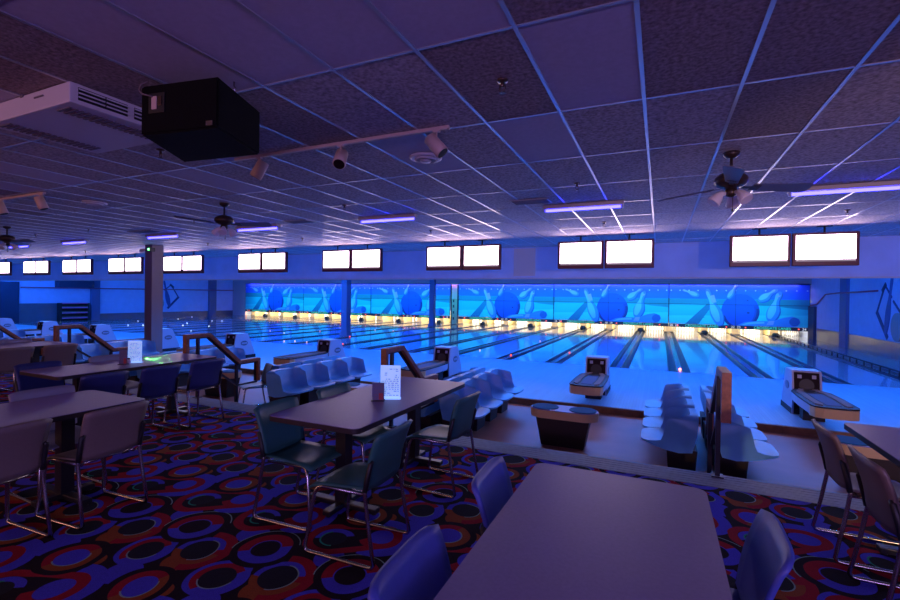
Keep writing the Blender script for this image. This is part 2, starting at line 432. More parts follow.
m = MB(); m.box(XR - 0.04, 17, 0, XR, 30.0, 0.62); struct('baseboard_right', m, 'wainscot')
m = MB(); m.box(XL, 15.2, 0, XL + 0.05, 31.2, 0.42); m.box(XL, 15.2, 0.42, XL + 0.05, 19.2, 1.18); struct('baseboard_left', m, 'wainscot')
m = MB(); m.box(XL, 10.0, 0, XL + 0.08, 15.2, 2.55); struct('wall_dark_panel', m, 'darkwall')
m = MB(); m.box(XR - 0.12, 25.6, 0, XR, 26.4, H); struct('wall_pilaster_right', m, 'pilaster')
m = MB(); m.box(XL, 19.2, 0, XL + 0.2, 19.75, H); struct('wall_pilaster_left', m, 'pilaster')
m = MB(); m.box(XL, 28.6, 0, XL + 0.2, 29.3, H); struct('wall_pilaster_left', m, 'pilaster')
m = MB(); m.box(7.42, 30.2, 0, 7.55, 31.19, 1.75); struct('wall_dark_return', m, 'darkwall')
m = MB(); m.box(XL + .02, 17.1, 2.25, XL + .5, 19.2, 2.75); struct('wall_beam_left', m, 'darkwall')
# ceiling tiles
CX0, CDX, CY0, CDY = -0.1279, 0.6105, 1.1782, 1.2379
m = MB()
special = {(-1, 1): 1, (-5, 0): 1, (-4, 0): 1, (-3, 0): 1, (-2, 0): 1, (-1, 0): 2, (-6, 0): 2, (-7, 0): 2, (0, 1): 2, (1, 1): 2, (0, 0): 2, (-8, 1): 0, (-2, 1): 2, (2, 1): 2}
i0 = math.floor((XL - CX0) / CDX); i1 = math.ceil((XR - CX0) / CDX)
rng = random.Random(3)
for r in range(-6, 11):
    for i in range(i0, i1):
        xa, xb = max(CX0 + i * CDX, XL), min(CX0 + (i + 1) * CDX, XR); ya, yb = CY0 + r * CDY, min(CY0 + (r + 1) * CDY, YH)
        if yb <= ya: continue
        m.mi = special.get((i, r), rng.choice([0, 0, 0, 0, 0, 0, 2, 1]) if r < 3 else 0)
        m.poly([(xa, ya, H), (xa, yb, H), (xb, yb, H), (xb, ya, H)])
struct('ceiling', m, ['tile', 'tile_smooth', 'tile_dark'])
m = MB()
for i in range(i0 + 1, i1): m.box(CX0 + i * CDX - 0.0125, -6, H - 0.006, CX0 + i * CDX + 0.0125, YH, H + 0.02)
for r in range(-5, 11):
    y = CY0 + r * CDY
    if y < YH: m.box(XL, y - 0.010, H - 0.005, XR, y + 0.010, H + 0.02)
struct('ceiling_grid', m, 'tee')
m = MB(); m.box(XL, YH, H, XR, YE, H + .1); struct('ceiling_over_lanes', m, 'black')
# header patches
m = MB(); m.box(-3.92, YH - 0.012, 2.62, -3.28, YH, H - 0.03); struct('trim_header_panel', m, 'header_panel')
# columns
for n, y in enumerate((9.0, 18.6, 28.2)):
    m = MB(); m.box(-14.40, y, 0, -14.06, y + 0.36, H, 0.012); m.box(-14.44, y - .04, 0, -14.02, y + 0.40, 0.12)
    o = struct('column', m, 'column' if n == 0 else 'pilaster')
m = MB()
m.tube([(XR - .06, 31.1, 1.8), (XR - .06, 29.9, 1.9), (XR - .06, 28.6, 2.38), (XR - .14, 26.4, 2.42), (XR - .16, 25.4, 2.42), (XR - .06, 24.5, 2.43), (XR - .06, 22.6, 2.45)], 0.035, 8)
struct('trim_wall_pipe', m, 'pipe')
m = MB(); m.tube([(XL + .24, 15.2, 2.2), (XL + .24, 31.1, 2.3)], 0.04, 8); struct('trim_wall_pipe_left', m, 'pipe')
# gap post between the two halves of the masking
m = MB(); m.box(-14.05, 31.22, 0, -13.6, 31.3, 1.85); m.mi = 1
for z in (0.3, 0.75, 1.2, 1.6): m.box(-13.95, 31.19, z, -13.85, 31.22, z + .2)
m.mi = 2; m.box(-14.11, 31.17, 0, -14.05, 31.3, 2.93); m.box(-13.6, 31.17, 0, -13.54, 31.3, 2.93)
struct('column_masking_post', m, ['cream', 'black', 'plate'])

# ------------------------------------------------------------------ masking murals with sign strips
def pin_shape(head, base, w):
    hx, hy = head; bx, by = base
    L = math.hypot(bx - hx, by - hy); ux, uy = (bx - hx) / L, (by - hy) / L; px, py = -uy, ux
    prof = [(0, .10), (.02, .30), (.07, .42), (.14, .44), (.22, .36), (.30, .32), (.40, .44), (.52, .78), (.62, .96), (.70, 1.0), (.80, .92), (.90, .74), (.97, .52), (1.0, .30)]
    l = [(hx + ux * t * L + px * r * w / 2, hy + uy * t * L + py * r * w / 2) for t, r in prof]
    r_ = [(hx + ux * t * L - px * r * w / 2, hy + uy * t * L - py * r * w / 2) for t, r in prof]
    return l + r_[::-1]
def ell(cx, cy, rx, ry, n=32, a=0.0):
    return [(cx + rx * math.cos(t) * math.cos(a) - ry * math.sin(t) * math.sin(a), cy + rx * math.cos(t) * math.sin(a) + ry * math.sin(t) * math.cos(a)) for t in [2 * PI * k / n for k in range(n)]]
def text(body, size, m, parent, loc, rot=(PI / 2, 0, 0), name='lettering', ext=0.004, align='CENTER'):
    c = bpy.data.curves.new(name, 'FONT'); c.body = body; c.size = size; c.align_x = align; c.align_y = 'CENTER'; c.extrude = ext
    o = bpy.data.objects.new(name, c); dg = bpy.context.evaluated_depsgraph_get()
    COL.objects.link(o); dg.update(); me = bpy.data.meshes.new_from_object(o.evaluated_get(dg)); bpy.data.objects.remove(o); bpy.data.curves.remove(c)
    me.materials.clear(); me.materials.append(M[m]); o = bpy.data.objects.new(name, me); COL.objects.link(o); o.parent = parent
    o.location = loc; o.rotation_euler = rot; return o
AM = ['a_top', 'a_teal', 'a_cyan', 'a_pale', 'a_shade', 'a_ball', 'a_balld', 'a_pin', 'a_pinl', 'a_pind', 'a_pink', 'a_star', 'a_seam', 'a_ballm']
def art_mesh():
    W, Hh = 6.99, 2.42
    m = MB()
    lay = [0]
    def P(poly, ci):        # layered printed shapes, a hair apart
        lay[0] += 1; y = -0.001 * lay[0]
        m.mi = ci; m.poly([(x, y, z) for x, z in poly])
    m.mi = 0; m.box(0, 0, 0, W, 0.03, Hh)
    zz = lambda v: Hh * (1 - v)
    P([(0, 0), (W, 0), (W, zz(.37)), (0, zz(.37))], 2)
    P([(0, zz(.50)), (W, zz(.50)), (W, zz(.37)), (0, zz(.37))], 1)
    P([(0, 0), (W, 0), (W, zz(.72)), (0, zz(.80))], 3)
    P([(.9, 0), (1.6, 0), (2.5, zz(.42)), (2.2, zz(.42))], 4)
    P([(1.45, zz(.86)), (1.75, zz(.81)), (1.95, zz(.83)), (1.6, zz(.86))], 4)
    P([(W, zz(.60)), (W, zz(.50)), (5.1, zz(.50)), (6.0, zz(.56))], 1)
    for k in range(15):
        P(ell(.12 + k * .482, zz(.165), .035, .035, 10), 11)
    bx, bz, br = 3.72, zz(.66), 1.0
    P(ell(bx, bz, .95, br), 5)
    P([(bx + .95 * math.cos(t), bz + br * math.sin(t)) for t in [(-84 + 8 * q) * PI / 180 for q in range(14)]] + [(bx + .70 * math.cos(t), bz + .92 * br * math.sin(t)) for t in [(20 - 8 * q) * PI / 180 for q in range(13)]], 13)
    P([(bx + .95 * math.cos(t), bz + br * math.sin(t)) for t in [(-70 + 8 * q) * PI / 180 for q in range(11)]] + [(bx + .80 * math.cos(t), bz + .93 * br * math.sin(t)) for t in [(10 - 8 * q) * PI / 180 for q in range(10)]], 6)
    P([(bx + .95 * math.cos(t), bz + br * math.sin(t)) for t in [(196 + 8 * q) * PI / 180 for q in range(9)]] + [(bx + .78 * math.cos(t), bz + .9 * br * math.sin(t)) for t in [(260 - 8 * q) * PI / 180 for q in range(9)]], 6)
    P(ell(4.12, zz(.69), .075, .06, 14), 6); P(ell(4.08, zz(.40), .05, .04, 14), 6)
    # pins: shade shape, body, highlight
    def pin(h, b, w, hl=True):
        P([(x + .05, z - .05) for x, z in pin_shape(h, b, w * 1.05)], 9)
        P(pin_shape(h, b, w), 7)
        if hl:
            mx = [(h[0] + (b[0] - h[0]) * t, h[1] + (b[1] - h[1]) * t) for t in (.08, .93)]
            P([(x - w * .10, z + w * .06) for x, z in pin_shape(mx[0], mx[1], w * .62)], 8)
    pin((.72, zz(.15)), (1.62, zz(.30)), .36)
    pin((2.02, zz(.13)), (2.75, zz(1.0)), .62)
    P([(2.15, zz(.30)), (2.40, zz(.27)), (2.52, zz(.45)), (2.30, zz(.47))], 10)
    pin((3.55, zz(.01)), (3.10, zz(.36)), .30)
    pin((5.50, zz(.13)), (4.62, zz(.40)), .44)
    pin((5.62, zz(.18)), (5.15, zz(.88)), .60)
    P([(5.42, zz(.33)), (5.62, zz(.30)), (5.66, zz(.26)), (5.46, zz(.29))], 10)
    # lying pin across the bottom
    P([(4.9 + 1.62 * .0, 0.0)] + [(3.55, 0.0), (3.95, .22), (4.6, .30), (5.25, .30), (5.8, .52), (6.2, .60), (6.5, .48), (6.58, .28), (6.45, .08), (6.2, 0.0)], 7)
    P([(5.0, .08), (5.1, .30), (5.38, .33), (5.32, .10)], 10)
    P(ell(6.30, .30, .24, .24, 20), 9)
    P([(3.75, .03), (4.1, .20), (4.6, .26), (4.9, .26), (4.9, .16), (4.4, .12)], 8)
    for x in (0.012, W / 2, W - .012): P([(x - .012, 0), (x + .012, 0), (x + .012, Hh), (x - .012, Hh)], 12)
    P([(0, zz(.51)), (W, zz(.51)), (W, zz(.50)), (0, zz(.50))], 12)
    return m
mural0 = None
xs = [(0.5055, 'right half, under the rightmost televisions'), (-6.4945, 'middle of the right half'), (-13.4945, 'just right of the middle gap post'),
      (-21.1692, 'just left of the middle gap post'), (-28.1692, 'middle of the left half'), (-35.1, 'at the far left end beside the beige wall')]
LAB = ['pin-smash mural on the masking nearest the right wall', 'pin-smash mural second from the right wall', 'pin-smash mural just right of the gap post in the masking',
       'pin-smash mural just left of the gap post in the masking', 'pin-smash mural second from the far left end of the masking', 'pin-smash mural at the far left end of the masking']
NUM = [('20  21', '22  23', '24'), ('16  17', '18  19', ''), ('', '14  15', ''), ('', '10  11', '12'), ('6  7', '8  9', ''), ('1', '2  3', '4  5')]
base_art = None
for k, (x, _) in enumerate(xs):
    t = thing('masking_mural', LAB[k], 'mural', (x, 31.2, 0.57), group='murals above the pin decks')
    if base_art is None: o = art_mesh().build('mural_panel', AM, t); base_art = o.data
    else:
        o = bpy.data.objects.new('mural_panel', base_art); COL.objects.link(o); o.parent = t
    o['label'] = 'blue printed panel of a ball scattering pins'
    sb = MB(); sb.box(0, -0.03, -0.20, 6.99, 0.02, -0.005); s = sb.build('sign_strip', 'plate', t)
    for cx in (1.775, 5.275):
        text('CROSSGATE LANES', 0.20, 'cyantext', s, (cx, -0.035, -0.10))
    if NUM[k][0]: text(NUM[k][0], 0.19, 'whitetext', s, (0.30, -0.035, -0.10), name='lane_number')
    if NUM[k][1]: text(NUM[k][1], 0.19, 'whitetext', s, (3.52, -0.035, -0.10), name='lane_number')
    if NUM[k][2]: text(NUM[k][2], 0.19, 'whitetext', s, (6.75, -0.035, -0.10), name='lane_number')
    for cx in (0.5, 3.05, 4.0, 6.5):
        d = MB(); d.box(cx - .035, -0.04, -0.13, cx + .035, -0.03, -0.07); d.build('red_lamp', 'redglow', s)

# pin decks
for g in GX:
    m = MB(); m.box(g - 0.20, 31.55, 0, g + 0.20, 33.4, 0.52, 0.02); m.box(g - .26, 31.5, 0, g + .26, 31.56, 0.10)
    struct('wall_kickback', m, 'kick')
m = MB(); m.box(XL, 33.42, 0, XR, 33.5, 0.9); struct('wall_pit_curtain', m, 'pitcurtain')
m = MB(); m.lathe([(.026, 0), (.031, .01), (.045, .06), (.058, .114), (.055, .15), (.04, .2), (.026, .24), (.0235, .262), (.027, .3), (.032, .34), (.026, .37), (.012, .381)], n=10)
pin0 = m.build('bowling_pin', 'pin')
LANES = []
for a, b in zip(edges[::2], edges[1::2]):
    if 0.8 < b - a < 1.9: LANES.append((a + b) / 2)
LANES = sorted(LANES, reverse=True)[:24]
first = True
for li, lx in enumerate(LANES):
    lab = 'white bowling pin standing on the %s lane from the right wall' % ORD[li]
    grp = 'pins on the %s lane from the right wall' % ORD[li]
    for row in range(4):
        for j in range(row + 1):
            p = (lx + (j - row / 2) * 0.305, 32.05 + row * 0.264, 0.0)
            if first: o = pin0; first = False
            else: o = pin0.copy(); COL.objects.link(o)
            o.location = p; tag(o, lab, 'bowling pin', grp)
# black hoods over the ball lifts at the far ends of the gutters inside each pair
m = MB(); m.lathe([(.02, .22), (.10, .21), (.17, .15), (.20, .06), (.20, 0)], n=14); hood0 = m.build('ball_lift_hood', 'black')
for n, g in enumerate(sorted([g for g in GE if XL + 1 < g < XR - .5], reverse=True)):
    o = hood0 if n == 0 else hood0.copy()
    if n: COL.objects.link(o)
    o.location = (g, 31.15, 0.012)
    tag(o, 'black domed hood at the far end of the %s ball-return gutter from the right' % ORD[n], 'ball lift hood', 'hoods at the gutter ends')

# bumper rail in the last pair-gutter on the right
t = thing('bumper_rail', 'dark bumper rail on short posts along the gutter nearest the right wall', 'rail', (5.94, 0, 0))
m = MB(); m.tube([(0.0, 15.2, .13), (0.0, 30.9, .13)], 0.022, 8); m.build('rail', 'iron', t)
for k in range(27):
    m = MB(); m.box(-.02, 15.2 + k * .6, 0.006, .02, 15.24 + k * .6, .13); m.build('post', 'iron', t)
# small glowing buttons put in for red laser glints on the gutters
glintm = MB(); glintm.lathe([(.03, 0), (.03, .03), (.018, .045)], n=10)
glint0 = glintm.build('gutter_glint', 'redglow')
spots = [(0.55, 14.6, 'bright red glint at the near end of the gutter right of the front ball return'), (-4.6, 15.2, 'red glint in the gutter behind the hood of the second ball return from the right'),
         (3.98, 15.6, 'red glint in the gutter behind the rightmost ball return'), (-2.95, 17.0, 'red glint part way along the gutter left of the front ball return'),
         (-11.58, 15.1, 'red glint in the dark gutter left of the middle column'), (-13.4, 18.0, 'red glint on the gutter beside the middle column foot')]
for k, (x, y, l) in enumerate(spots):
    o = glint0 if k == 0 else glint0.copy()
    if k: COL.objects.link(o)
    o.location = (x, y, 0.012); tag(o, l, 'lamp', 'glints along the gutters')

M['pinkdot'] = emat('pink_dot_glow', (1.0, 0.45, 0.5), 3.0)
M['redbright'] = emat('red_glint_bright', (1.0, 0.22, 0.16), 9.0)
for o in list(bpy.data.objects):
    if o.get('label') == spots[0][2]:
        o.data = o.data.copy(); o.data.materials[0] = M['redbright']
def light_dots(pts, m, r, label, grp):  # tiny glowing buttons put in for dots of light on the lanes
    b = MB(); b.lathe([(r, 0), (r, r * .8), (r * .5, r * 1.3)], n=8); l0 = b.build('gutter_glint', m)
    for k, p in enumerate(pts):
        o = l0 if k == 0 else l0.copy()
        if k: COL.objects.link(o)
        o.location = (p[0], p[1], 0.012); tag(o, label, 'lamp', grp)
light_dots([(-32.62, 19.97), (-29.02, 17.19), (-28.39, 17.68), (-33.11, 23.21), (-28.27, 20.44), (-26.67, 19.02), (-35.14, 25.84), (-29.08, 22.94), (-28.59, 23.36), (-24.73, 19.3), (-22.13, 16.23)],
      'whitedot', .022, 'tiny white dot of light glowing among the dark gutters near the far left wall', 'tiny white dots of light at the far left')
light_dots([(-14.42, 14.83), (-14.05, 15.07), (-13.35, 15.01), (-18.97, 18.49), (-17.43, 17.92), (-16.87, 19.99), (-14.88, 22.36), (-13.64, 22.3), (-14.34, 24.84), (-14.73, 19.81)],
      'pinkdot', .021, 'tiny pink dot of light glowing on the gutters around the middle columns', 'tiny pink dots of light around the columns')
light_dots([(-6.08, 16.12), (-4.98, 20.99), (-4.49, 23.15)], 'pinkdot', .02, 'tiny pink dot of light along the gutters behind the second ball return from the right', 'tiny pink dots of light behind the second return')

# ------------------------------------------------------------------ televisions
def make_tv():
    t = thing('television', 'x', 'television')
    W, Ht = 1.03, 0.64
    b = MB(); b.box(-W / 2, 0, 0, W / 2, 0.09, Ht, 0.012); b.build('casing', 'tv', t)
    s = MB(); s.box(-W / 2 + .055, -0.004, .125, W / 2 - .055, 0.0, Ht - .045); s.build('screen', 'screen', t)['label'] = 'glowing white score screen'
    s = MB(); s.box(-W / 2 + .055, -0.004, .085, W / 2 - .055, 0.0, .122); s.build('score_bar', 'screenbar', t)
    c = MB(); c.cyl((0, .07, Ht - .1), (0, .07, 0.765), 0.018, 10); c.box(-.12, .05, 0.757, .12, .12, 0.77); c.build('ceiling_bracket', 'black', t)
    return t
tv0 = make_tv(); first = True
NP = 11
for k in range(NP):
    for side in (1, -1):
        x = {5: -15.47, 6: -18.78, 7: -22.0, 8: -25.15, 9: -28.4, 10: -31.7}.get(k, -1.17 + 3.5 * (1 - k)) + side * (0.527 if k < 5 else 0.52)
        lab = '%s television of the %s pair from the right' % ('right-hand' if side > 0 else 'left-hand', ORD[k])
        o = tv0 if first else dup(tv0, (0, 0, 0)); first = False
        o.location = (x, 10.97, 2.68); o['label'] = lab; o['group'] = 'score televisions over the approach'

# ------------------------------------------------------------------ ball returns
def make_return():
    t = thing('ball_return', 'x', 'ball return')
    b = MB()       # hood shell: two cheeks, a roof, a back
    side = [(0, 0), (0.78, 0), (0.74, .22), (.50, .75), (.44, .77), (.10, .77), (.06, .74), (0, .40)]
    b.prism(side, -.215, -.185, 'YZ'); b.prism(side, .185, .215, 'YZ')
    b.box(-.185, .085, .735, .185, .46, .768); b.prism([(.74, .1), (.76, .1), (.48, .75), (.45, .75)], -.185, .185, 'YZ')
    hood = b.build('hood', 'white', t)
    f = MB(); f.prism([(.02, .40), (.05, .40), (.105, .735), (.075, .735)], -.185, .185, 'YZ'); f.build('hood_face', 'maroon', t)
    for x in (-.13, .08):
        q = MB(); q.prism([(.052, .635), (.058, .635), (.068, .695), (.062, .695)], x, x + .06, 'YZ'); q.build('button_plate', 'white', hood)
    q = MB(); q.cyl((0, .0335, .52), (0, .045, .518), .11, 20); q.build('ball_opening', 'black', hood)
    e = MB()
    e.prism(ell(.36, .47, .13, .075, 24), .2155, .221, 'YZ'); e.build('emblem', 'wainscot', hood)['label'] = 'dark oval emblem on the hood side'
    e = MB(); e.prism(ell(.36, .47, .13, .075, 24), -.221, -.2155, 'YZ'); e.build('emblem', 'wainscot', hood)['label'] = 'dark oval emblem on the hood side'
    e = MB()
    for k in range(5): e.box(.221, .27 + k * .04, .445, .225, .295 + k * .04, .495)
    e.build('emblem_lettering', 'white', hood)
    k0 = MB(); k0.box(-.22, .02, 0, .22, .80, .10); k0.build('kick_base', 'trackdark', t)
    nose = [(.17, .02), (-.17, .02), (-.27, -.22), (-.29, -.70), (-.285, -1.38), (-.25, -1.48), (-.16, -1.525), (0, -1.54), (.16, -1.525), (.25, -1.48), (.285, -1.38), (.29, -.70), (.27, -.22)]
    r = MB(); r.prism(nose, .30, .43); sharp(r.build('rack', 'white', t), 35)
    l = MB(); l.prism([(x * 1.03, y - .012) for x, y in nose[4:11]] + [(.27, -1.22), (-.27, -1.22)], .285, .425); l.build('front_bumper', 'tan', t)['label'] = 'tan rounded bumper'
    d = MB(); d.prism([(x * 1.035, y - .015 if y < -.5 else y) for x, y in nose], .43, .452); d.build('rim', 'trackdark', t)
    tr = MB()
    for s in (-1, 1):
        pl = [(s * .06, -.02), (s * .13, -.02), (s * .215, -.28), (s * .24, -.9), (s * .225, -1.36), (s * .15, -1.45), (s * .13, -1.36), (s * .145, -.9), (s * .13, -.35)]
        tr.prism(pl, .452, .468)
    tr.build('ball_track', 'trackgrey', t)
    p = MB(); p.prism([(-.10, -.42), (.10, -.42), (.11, -.9), (.09, -1.38), (-.09, -1.38), (-.11, -.9)], .452, .459); p.build('hand_tray', 'trackblue', t)
    lg = MB(); lg.box(-.15, -.42, 0, .15, -.20, .30); lg.build('pedestal', 'trackdark', t)
    return t
ret0 = make_return()
for k in range(11):
    o = ret0 if k == 0 else dup(ret0, (0, 0, 0))
    o.location = (2.37 - 3.55 * k, 9.93, 0.0)
    o['label'] = 'white hooded ball return, %s from the right along the approach' % ORD[k]; o['group'] = 'ball returns on the approach'

# ------------------------------------------------------------------ bowlers' seating
def make_bench():
    t = thing('bowler_bench', 'x', 'bench')
    N = 4; SP = 0.62
    front = [(.62, .415), (.52, .425), (.38, .41), (.26, .41), (.16, .46), (.11, .60), (.08, .75)]
    wing = [(.53, .42), (.45, .425), (.395, .44), (.37, .50), (.35, .60), (.325, .69), (.29, .755)]
    back = [(.62, .39), (.50, .355), (.36, .33), (.20, .31), (.06, .33), (.01, .52), (.0, .755)]
    bwing = [(.515, .395), (.45, .36), (.34, .33), (.20, .31), (.06, .33), (.01, .52), (.0, .755)]
    for k in range(N):
        yc = k * SP + .30
        G, Bk = [], []
        nu = 17
        for i in range(nu):
            u = math.sin((-1 + 2 * i / (nu - 1)) * PI / 2); w = abs(u) ** 6
            y = yc + u * .298
            rowA, rowB = [], []
            for (a, b), (c, d), (e, f), (g_, h) in zip(front, wing, back, bwing):
                rowA.append((a + (c - a) * w, y, b + (d - b) * w - .02 * (1 if False else 0)))
                rowB.append((e + (g_ - e) * w, y, f + (h - f) * w))
            # soften the top corners
            rowA[-1] = (rowA[-1][0], y, rowA[-1][2] - .05 * abs(u) ** 6); rowB[-1] = (rowB[-1][0], y, rowB[-1][2] - .05 * abs(u) ** 6)
            G.append(rowA); Bk.append(rowB)
        sh = MB(); sh.sheet(G, 0, Bk); s = sh.build('seat_shell', 'bowlseat', t); sharp(s, 50)
        p = MB(); p.box(.0, yc - .20, 0, .33, yc + .20, .33, taper=(.86, .9)); p.build('pedestal', 'seatbox', t)
    return t
bench0 = make_bench(); first = True
RX = [0.52 - 3.5 * k for k in range(7)]
for k, rx in enumerate(RX):
    for side in (1, -1):
        if not (k == 0 and side == 1): o = dup(bench0, (0, 0, 0))
        else: o = bench0
        if side > 0: o.location = (rx + (.22 if k == 2 else .09), 6.02, ZB); o.rotation_euler = (0, 0, 0)
        else: o.location = (rx - .09, 6.02 + 2.46, ZB); o.rotation_euler = (0, 0, PI)
        o['label'] = 'four moulded blue bowler seats %s the %s wooden handrail from the right' % ('just right of' if side > 0 else 'just left of', ORD[k])
        o['group'] = 'rows of bowler seats'
        if k == 2 and side < 0:
            o['label'] = 'three moulded blue bowler seats behind the black chair beside the third handrail'
            for nm in ('seat_shell', 'pedestal'):
                c = [c for c in o.children if c.name.split('.')[0] == nm]
                c = max(c, key=lambda q: max(v.co.y for v in q.data.vertices)); bpy.data.objects.remove(c)
# handrails down the steps
def strip_sweep(mb, pts, w, t, x=0.0):
    # rectangular band swept along a path in the YZ plane
    P = [Vector((0, a, b)) for a, b in pts]; n = len(P); rings = []
    for i, p in enumerate(P):
        d0 = (P[i] - P[i - 1]).normalized() if i else None; d1 = (P[i + 1] - P[i]).normalized() if i < n - 1 else None
        if d0 is None: d = d1; sc = 1
        elif d1 is None: d = d0; sc = 1
        else: d = (d0 + d1).normalized(); sc = 1 / max(.35, math.sqrt((1 + d0.dot(d1)) / 2))
        nr = Vector((0, -d.z, d.y)) * sc
        rings.append([mb.bm.verts.new(Vector((x + sx * w / 2, 0, 0)) + p + nr * (sn * t / 2)) for sx, sn in ((-1, -1), (1, -1), (1, 1), (-1, 1))])
    mb.skin(rings, smooth=False)
def make_rail():
    t = thing('handrail', 'x', 'handrail')
    path = [(-.24, .56), (-.24, .97), (.14, .97), (.72, .47), (1.12, .47), (1.12, .10)]
    w = MB(); strip_sweep(w, path, .075, .055, .02); w.build('wood_rail', 'wood', t)
    m2 = MB(); strip_sweep(m2, [(-.20, .56), (-.20, .93), (.125, .93), (.70, .43), (1.08, .43), (1.08, .10)], .035, .02); m2.build('inner_frame', 'iron', t)
    for y, z0, z1 in ((-.02, .006, .93), (.70, -.48, .43)):
        p = MB(); p.box(-.035, y - .02, z0, .005, y + .02, z1); p.box(-.065, y - .05, z0, .035, y + .05, z0 + .012); p.build('post', 'iron', t)
    l = MB(); strip_sweep(l, [(.02, .58), (.70, .08), (1.12, .08)], .03, .03); l.build('lower_rail', 'iron', t)
    return t
rail0 = make_rail()
for k, rx in enumerate(RX):
    o = rail0 if k == 0 else dup(rail0, (0, 0, 0))
    o.location = (rx, 4.90, ZC); o['label'] = 'stained wooden handrail on black posts down the steps, %s from the right' % ORD[k]; o['group'] = 'handrails on the steps'
# low two-disc drink tables
def make_drink():
    t = thing('drink_table', 'x', 'table')
    out = [(math.cos(a) * .21 + (.27 if math.cos(a) > 0 else -.27), math.sin(a) * .21) for a in [2 * PI * (k + .5) / 28 for k in range(28)]]
    b = MB(); b.prism(out, .40, .51); sharp(b.build('rim_band', 'tan', t), 35)['label'] = 'tan rounded edge band'
    b = MB(); b.prism([(x * .985, y * .97) for x, y in out], .51, .518); b.build('top', 'tabletop', t)
    for s in (-1, 1):
        d = MB(); d.lathe([(.19, .518), (.185, .528)], (s * .265, 0, 0), 28); d.build('disc', 'disc', t)['label'] = 'teal round top disc'
    p = MB(); p.box(-.37, -.16, 0, .37, .16, .40, taper=(.80, .80)); p.build('pedestal', 'seatbox', t)
    return t
dr0 = make_drink()
for k in range(6):
    o = dr0 if k == 0 else dup(dr0, (0, 0, 0))
    o.location = (2.27 - 3.5 * k, 6.72, ZB)
    o['label'] = 'low drink table with two teal discs, %s from the right between the bowler seats' % ORD[k]; o['group'] = 'drink tables between the bowler seats'

# ------------------------------------------------------------------ dining tables
def make_table():
    t = thing('dining_table', 'x', 'table')
    W, L, T = .79, 1.88, .745
    o = rounded(-W / 2, -L / 2, W / 2, L / 2, .055)
    b = MB(); b.prism(o, T - .004, T); b.build('tabletop', 'tabletop', t)
    b = MB(); b.prism([(x * 1.004, y * 1.002) for x, y in o], T - .038, T - .004); sharp(b.build('edge_band', 'edge', t), 35)
    for s in (-1, 1):
        c = MB(); c.box(-.045, s * .55 - .045, .05, .045, s * .55 + .045, T - .05); c.box(-.2, s * .55 - .12, T - .05, .2, s * .55 + .12, T - .038)
        col = c.build('column', 'pedestal', t)
        f = MB(); f.box(-.31, s * .55 - .035, .012, .31, s * .55 + .035, .05, .006); f.box(-.035, s * .55 - .20, .012, .035, s * .55 + .20, .05, .006)
        for q in ((-.28, 0), (.28, 0), (0, -.17), (0, .17)): f.cyl((q[0], s * .55 + q[1], 0), (q[0], s * .55 + q[1], .013), .02, 10)
        f.build('base', 'pedestal', t)
    return t
tab0 = make_table()
TB = [(-.187, 1.50, 'lavender topped dining table closest to the camera, bare and largest in view'), (-2.185, 3.43, 'dining table with teal chairs and a white menu in front of the second handrail'),
      (-4.225, 1.49, 'dining table at the left frame edge with tan chairs pushed up'), (-5.98, 3.57, 'dining table with blue chairs and green laser lines on its top'),
      (-9.40, 3.55, 'dining table farthest left, behind the table with blue chairs'), (1.625, 3.33, 'dining table at the right frame edge with tan chairs')]
for k, (x, y, l) in enumerate(TB):
    o = tab0 if k == 0 else dup(tab0, (0, 0, 0))
    o.location = (x, y, ZC); o['label'] = l; o['group'] = 'dining tables on the carpet'

# ------------------------------------------------------------------ stacking chairs
def make_chair():
    t = thing('stacking_chair', 'x', 'chair')
    # backrest: curved shell
    nu, nv = 11, 9; G = []
    for i in range(nu):
        u = -1 + 2 * i / (nu - 1); row = []
        for j in range(nv):
            v = j / (nv - 1)
            z = .445 + v * .36
            hw = .205 + .015 * v
            z2 = z - (.012 * abs(u) ** 8 if v > .9 else 0) + (.035 * abs(u) ** 4 if v < .1 else 0)
            x = -.175 - .085 * v - .028 * (1 - u ** 4) * (.5 + .5 * v) + .018 * math.sin(v * PI)
            row.append((x, u * hw, z2))
        G.append(row)
    b = MB(); b.sheet(G, .020); b.build('backrest', 'sh_blue', t)
    G = []
    nu, nv = 9, 9
    for i in range(nu):
        u = -1 + 2 * i / (nu - 1); row = []
        for j in range(nv):
            v = j / (nv - 1)
            x = -.19 + v * .42
            z = .45 - .018 * math.sin(v * PI) * (1 - u * u) - (.03 * max(0, v - .8) / .2) ** 1.0 * 1.0 - .008 * abs(u) ** 4 + .02 * (1 - v) * abs(u) ** 3
            row.append((x, u * (.212 - .02 * (1 - v)), z))
        G.append(row)
    b = MB(); b.sheet(G, -.011); b.build('seat', 'sh_blue', t)
    for s in (-1, 1):
        y = s * .205
        f = MB()
        f.tube([(-.187, s * .213, .47), (-.185, s * .213, .44), (-.215, s * .218, .25), (-.258, s * .225, .035), (-.245, s * .226, .014), (-.22, s * .226, .011),
                (.21, s * .226, .011), (.235, s * .226, .014), (.245, s * .225, .035), (.195, s * .2, .37), (.175, s * .19, .412), (.14, s * .18, .418), (-.17, s * .18, .418)], .0125, 8)
        f.build('side_frame', 'chrome', t)
        k = MB(); k.tube([(-.187, s * .213, .45), (-.20, s * .213, .52), (-.225, s * .215, .62), (-.23, s * .2, .635)], [.016, .017, .016, .010], 8); k.build('back_sleeve', 'black', t)
    for q in (.12, -.14):
        c = MB(); c.cyl((q, -.18, .418), (q, .18, .418), .009, 8); c.build('crossbar', 'chrome', t)
    return t
ch0 = make_chair(); first = [True]
